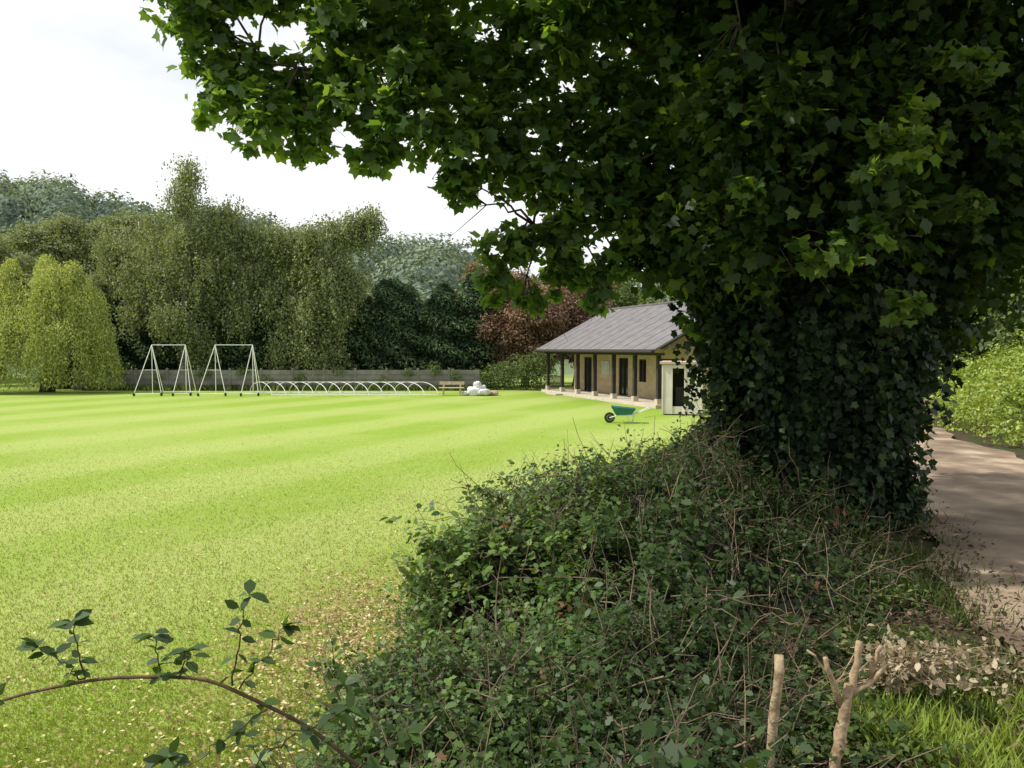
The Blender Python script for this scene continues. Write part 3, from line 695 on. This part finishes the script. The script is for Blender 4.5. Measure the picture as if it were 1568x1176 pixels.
for (ya,yb) in ((-.6,ry),(8.8,ry)):
    g.add([(-.5,ya,ez),(14.2,ya,ez),(14.2,yb,rz),(-.5,yb,rz),(-.5,ya,ez+.1),(14.2,ya,ez+.1),(14.2,yb,rz+.1),(-.5,yb,rz+.1)],[(0,3,2,1),(4,5,6,7),(0,1,5,4),(1,2,6,5),(2,3,7,6),(3,0,4,7)])
    for x in np.arange(0,14.2,1.2):
        g.add([(x,ya,ez+.102),(x+.03,ya,ez+.102),(x+.03,yb,rz+.102),(x,yb,rz+.102),(x,ya,ez+.115),(x+.03,ya,ez+.115),(x+.03,yb,rz+.115),(x,yb,rz+.115)],[(4,5,6,7),(0,1,5,4),(1,2,6,5),(3,0,4,7)])
g.box((-.5,4.0,rz+.08),(14.2,4.2,rz+.16))
g.obj('roof',[slate],pav)
g=Geo(); g.box((-.52,-.66,2.42),(14.22,-.603,2.6)); g.tube([(-.5,-.72,2.5),(14.2,-.72,2.5)],.05,8); g.obj('fascia',[dark],pav)

# storage shed: open door gap on the left, closed panel on the right
sh_=empty('storage_shed',(5.95,31.0,0),math.radians(-14))
g=Geo(); g.box((0,0,.05),(.38,.05,2.02)); g.box((.85,0,.05),(1.55,.05,2.02)); g.box((.38,0,.05),(.85,.05,.35)); g.box((.38,0,1.85),(.85,.05,2.02))
g.box((0,.053,.05),(.05,2.4,2.02)); g.box((1.5,.053,.05),(1.55,2.4,2.02)); g.box((.053,2.35,.05),(1.497,2.4,2.02))
for q in (-.02,.34,.85,1.5): g.box((q,-.03,.05),(q+.06,-.003,2.02))
g.obj('panels',[surfmat('shed_white',(.50,.46,.40),(.64,.6,.53),2,.7,.1)],sh_)
g=Geo(); g.box((-.1,-.1,2.023),(1.65,2.5,2.12)); g.obj('roof',[surfmat('shed_roof',(.42,.30,.24),(.5,.4,.34),3)],sh_,bevel=.01)
g=Geo(); g.box((.06,.9,.06),(1.49,.92,2.0)); g.box((.5,.4,.06),(.8,.6,1.1)); g.obj('dark_interior',[dark],sh_)  # dark sheet across the shed interior, with a dark block before it

wb=empty('wheelbarrow',(3.95,27.6,0),math.radians(-8))
g=Geo()
lo=[(-.28,-.2,.3),(.25,-.2,.3),(.25,.2,.3),(-.28,.2,.3)]; hi=[(-.45,-.31,.6),(.42,-.31,.52),(.42,.31,.52),(-.45,.31,.6)]
li=[(-.27,-.19,.315),(.24,-.19,.315),(.24,.19,.315),(-.27,.19,.315)]; hi2=[(-.43,-.295,.602),(.405,-.295,.522),(.405,.295,.522),(-.43,.295,.602)]
g.add(lo+hi+li+hi2,[(0,3,2,1),(0,1,5,4),(1,2,6,5),(2,3,7,6),(3,0,4,7),(8,9,10,11),(8,12,13,9),(9,13,14,10),(10,14,15,11),(11,15,12,8),(4,5,13,12),(5,6,14,13),(6,7,15,14),(7,4,12,15)])
g.obj('tray',[surfmat('green_paint',(.01,.12,.11),(.02,.17,.15),6,.4,.05,.5)],wb)
g=Geo()
for s_ in (-1,1):
    g.tube([(-.5,s_*.08,.19),(-.25,s_*.16,.27),(.3,s_*.22,.3),(.8,s_*.27,.52),(.95,s_*.27,.54)],.018,8)
    g.tube([(.1,s_*.2,.28),(.18,s_*.22,.02),(.3,s_*.22,.02),(.36,s_*.21,.3)],.016,8)
g.tube([(.24,-.22,.03),(.24,.22,.03)],.014,6); g.tube([(-.5,-.09,.19),(-.5,.09,.19)],.014,6)
g.obj('frame',[steel],wb,True)
g=Geo()
an=np.linspace(0,2*np.pi,20,endpoint=False)
V=[(-.5+(.145+.045*math.cos(b))*math.cos(a),.045*math.sin(b),.19+(.145+.045*math.cos(b))*math.sin(a)) for a in an for b in np.linspace(0,2*math.pi,8,endpoint=False)]
F=[(i*8+j,i*8+(j+1)%8,((i+1)%20)*8+(j+1)%8,((i+1)%20)*8+j) for i in range(20) for j in range(8)]
g.add(V,F); g.tube([(-.5,-.03,.19),(-.5,.03,.19)],.09,14)
g.obj('wheel',[surfmat('tyre',(.015,.015,.015),(.03,.03,.03),9)],wb,True)

# ------------------------------------------------ light
Dv=Vector((-.66,-.02,.75)).normalized()
el=math.asin(Dv.z); az=math.atan2(Dv.x,Dv.y)
sl=bpy.data.lights.new('sun','SUN'); sl.energy=5; sl.angle=math.radians(.6); sl.color=(1,.95,.85)
so=link(bpy.data.objects.new('sun',sl)); so.rotation_euler=Dv.to_track_quat('Z','Y').to_euler()
w=bpy.data.worlds.new('World'); sc.world=w; w.use_nodes=True; t=w.node_tree
bg=t.nodes['Background']; bg.inputs[1].default_value=.125
sky=t.nodes.new('ShaderNodeTexSky'); sky.sky_type='NISHITA'; sky.sun_disc=False; sky.sun_elevation=el; sky.sun_rotation=az%(2*math.pi); sky.dust_density=2.5; sky.air_density=1
tc=t.nodes.new('ShaderNodeTexCoord'); mp=t.nodes.new('ShaderNodeMapping'); mp.inputs['Scale'].default_value=(1,1,2.6); t.links.new(tc.outputs['Generated'],mp.inputs[0])
nz=t.nodes.new('ShaderNodeTexNoise'); nz.inputs['Scale'].default_value=2.2; nz.inputs['Detail'].default_value=7; t.links.new(mp.outputs[0],nz.inputs['Vector'])
rp=ramp(t,[(.30,(.6,.6,.6)),(.46,(1,1,1))]); t.links.new(nz.outputs['Fac'],rp.inputs[0])
mx=t.nodes.new('ShaderNodeMix'); mx.data_type='RGBA'; t.links.new(rp.outputs[0],mx.inputs[0]); t.links.new(sky.outputs[0],mx.inputs[6]); mx.inputs[7].default_value=(8.7,8.85,9.0,1)
t.links.new(mx.outputs[2],bg.inputs[0])

# ------------------------------------------------ camera
cd=bpy.data.cameras.new('camera'); cam=link(bpy.data.objects.new('camera',cd)); cd.sensor_width=36; cd.lens=27.55; cd.clip_end=3000; cd.clip_start=.05
cam.location=(0,0,2.6); cam.rotation_euler=(math.radians(90-2.53),0,0); sc.camera=cam
print('verts',sum(len(o.data.vertices) for o in sc.objects if o.type=='MESH'))
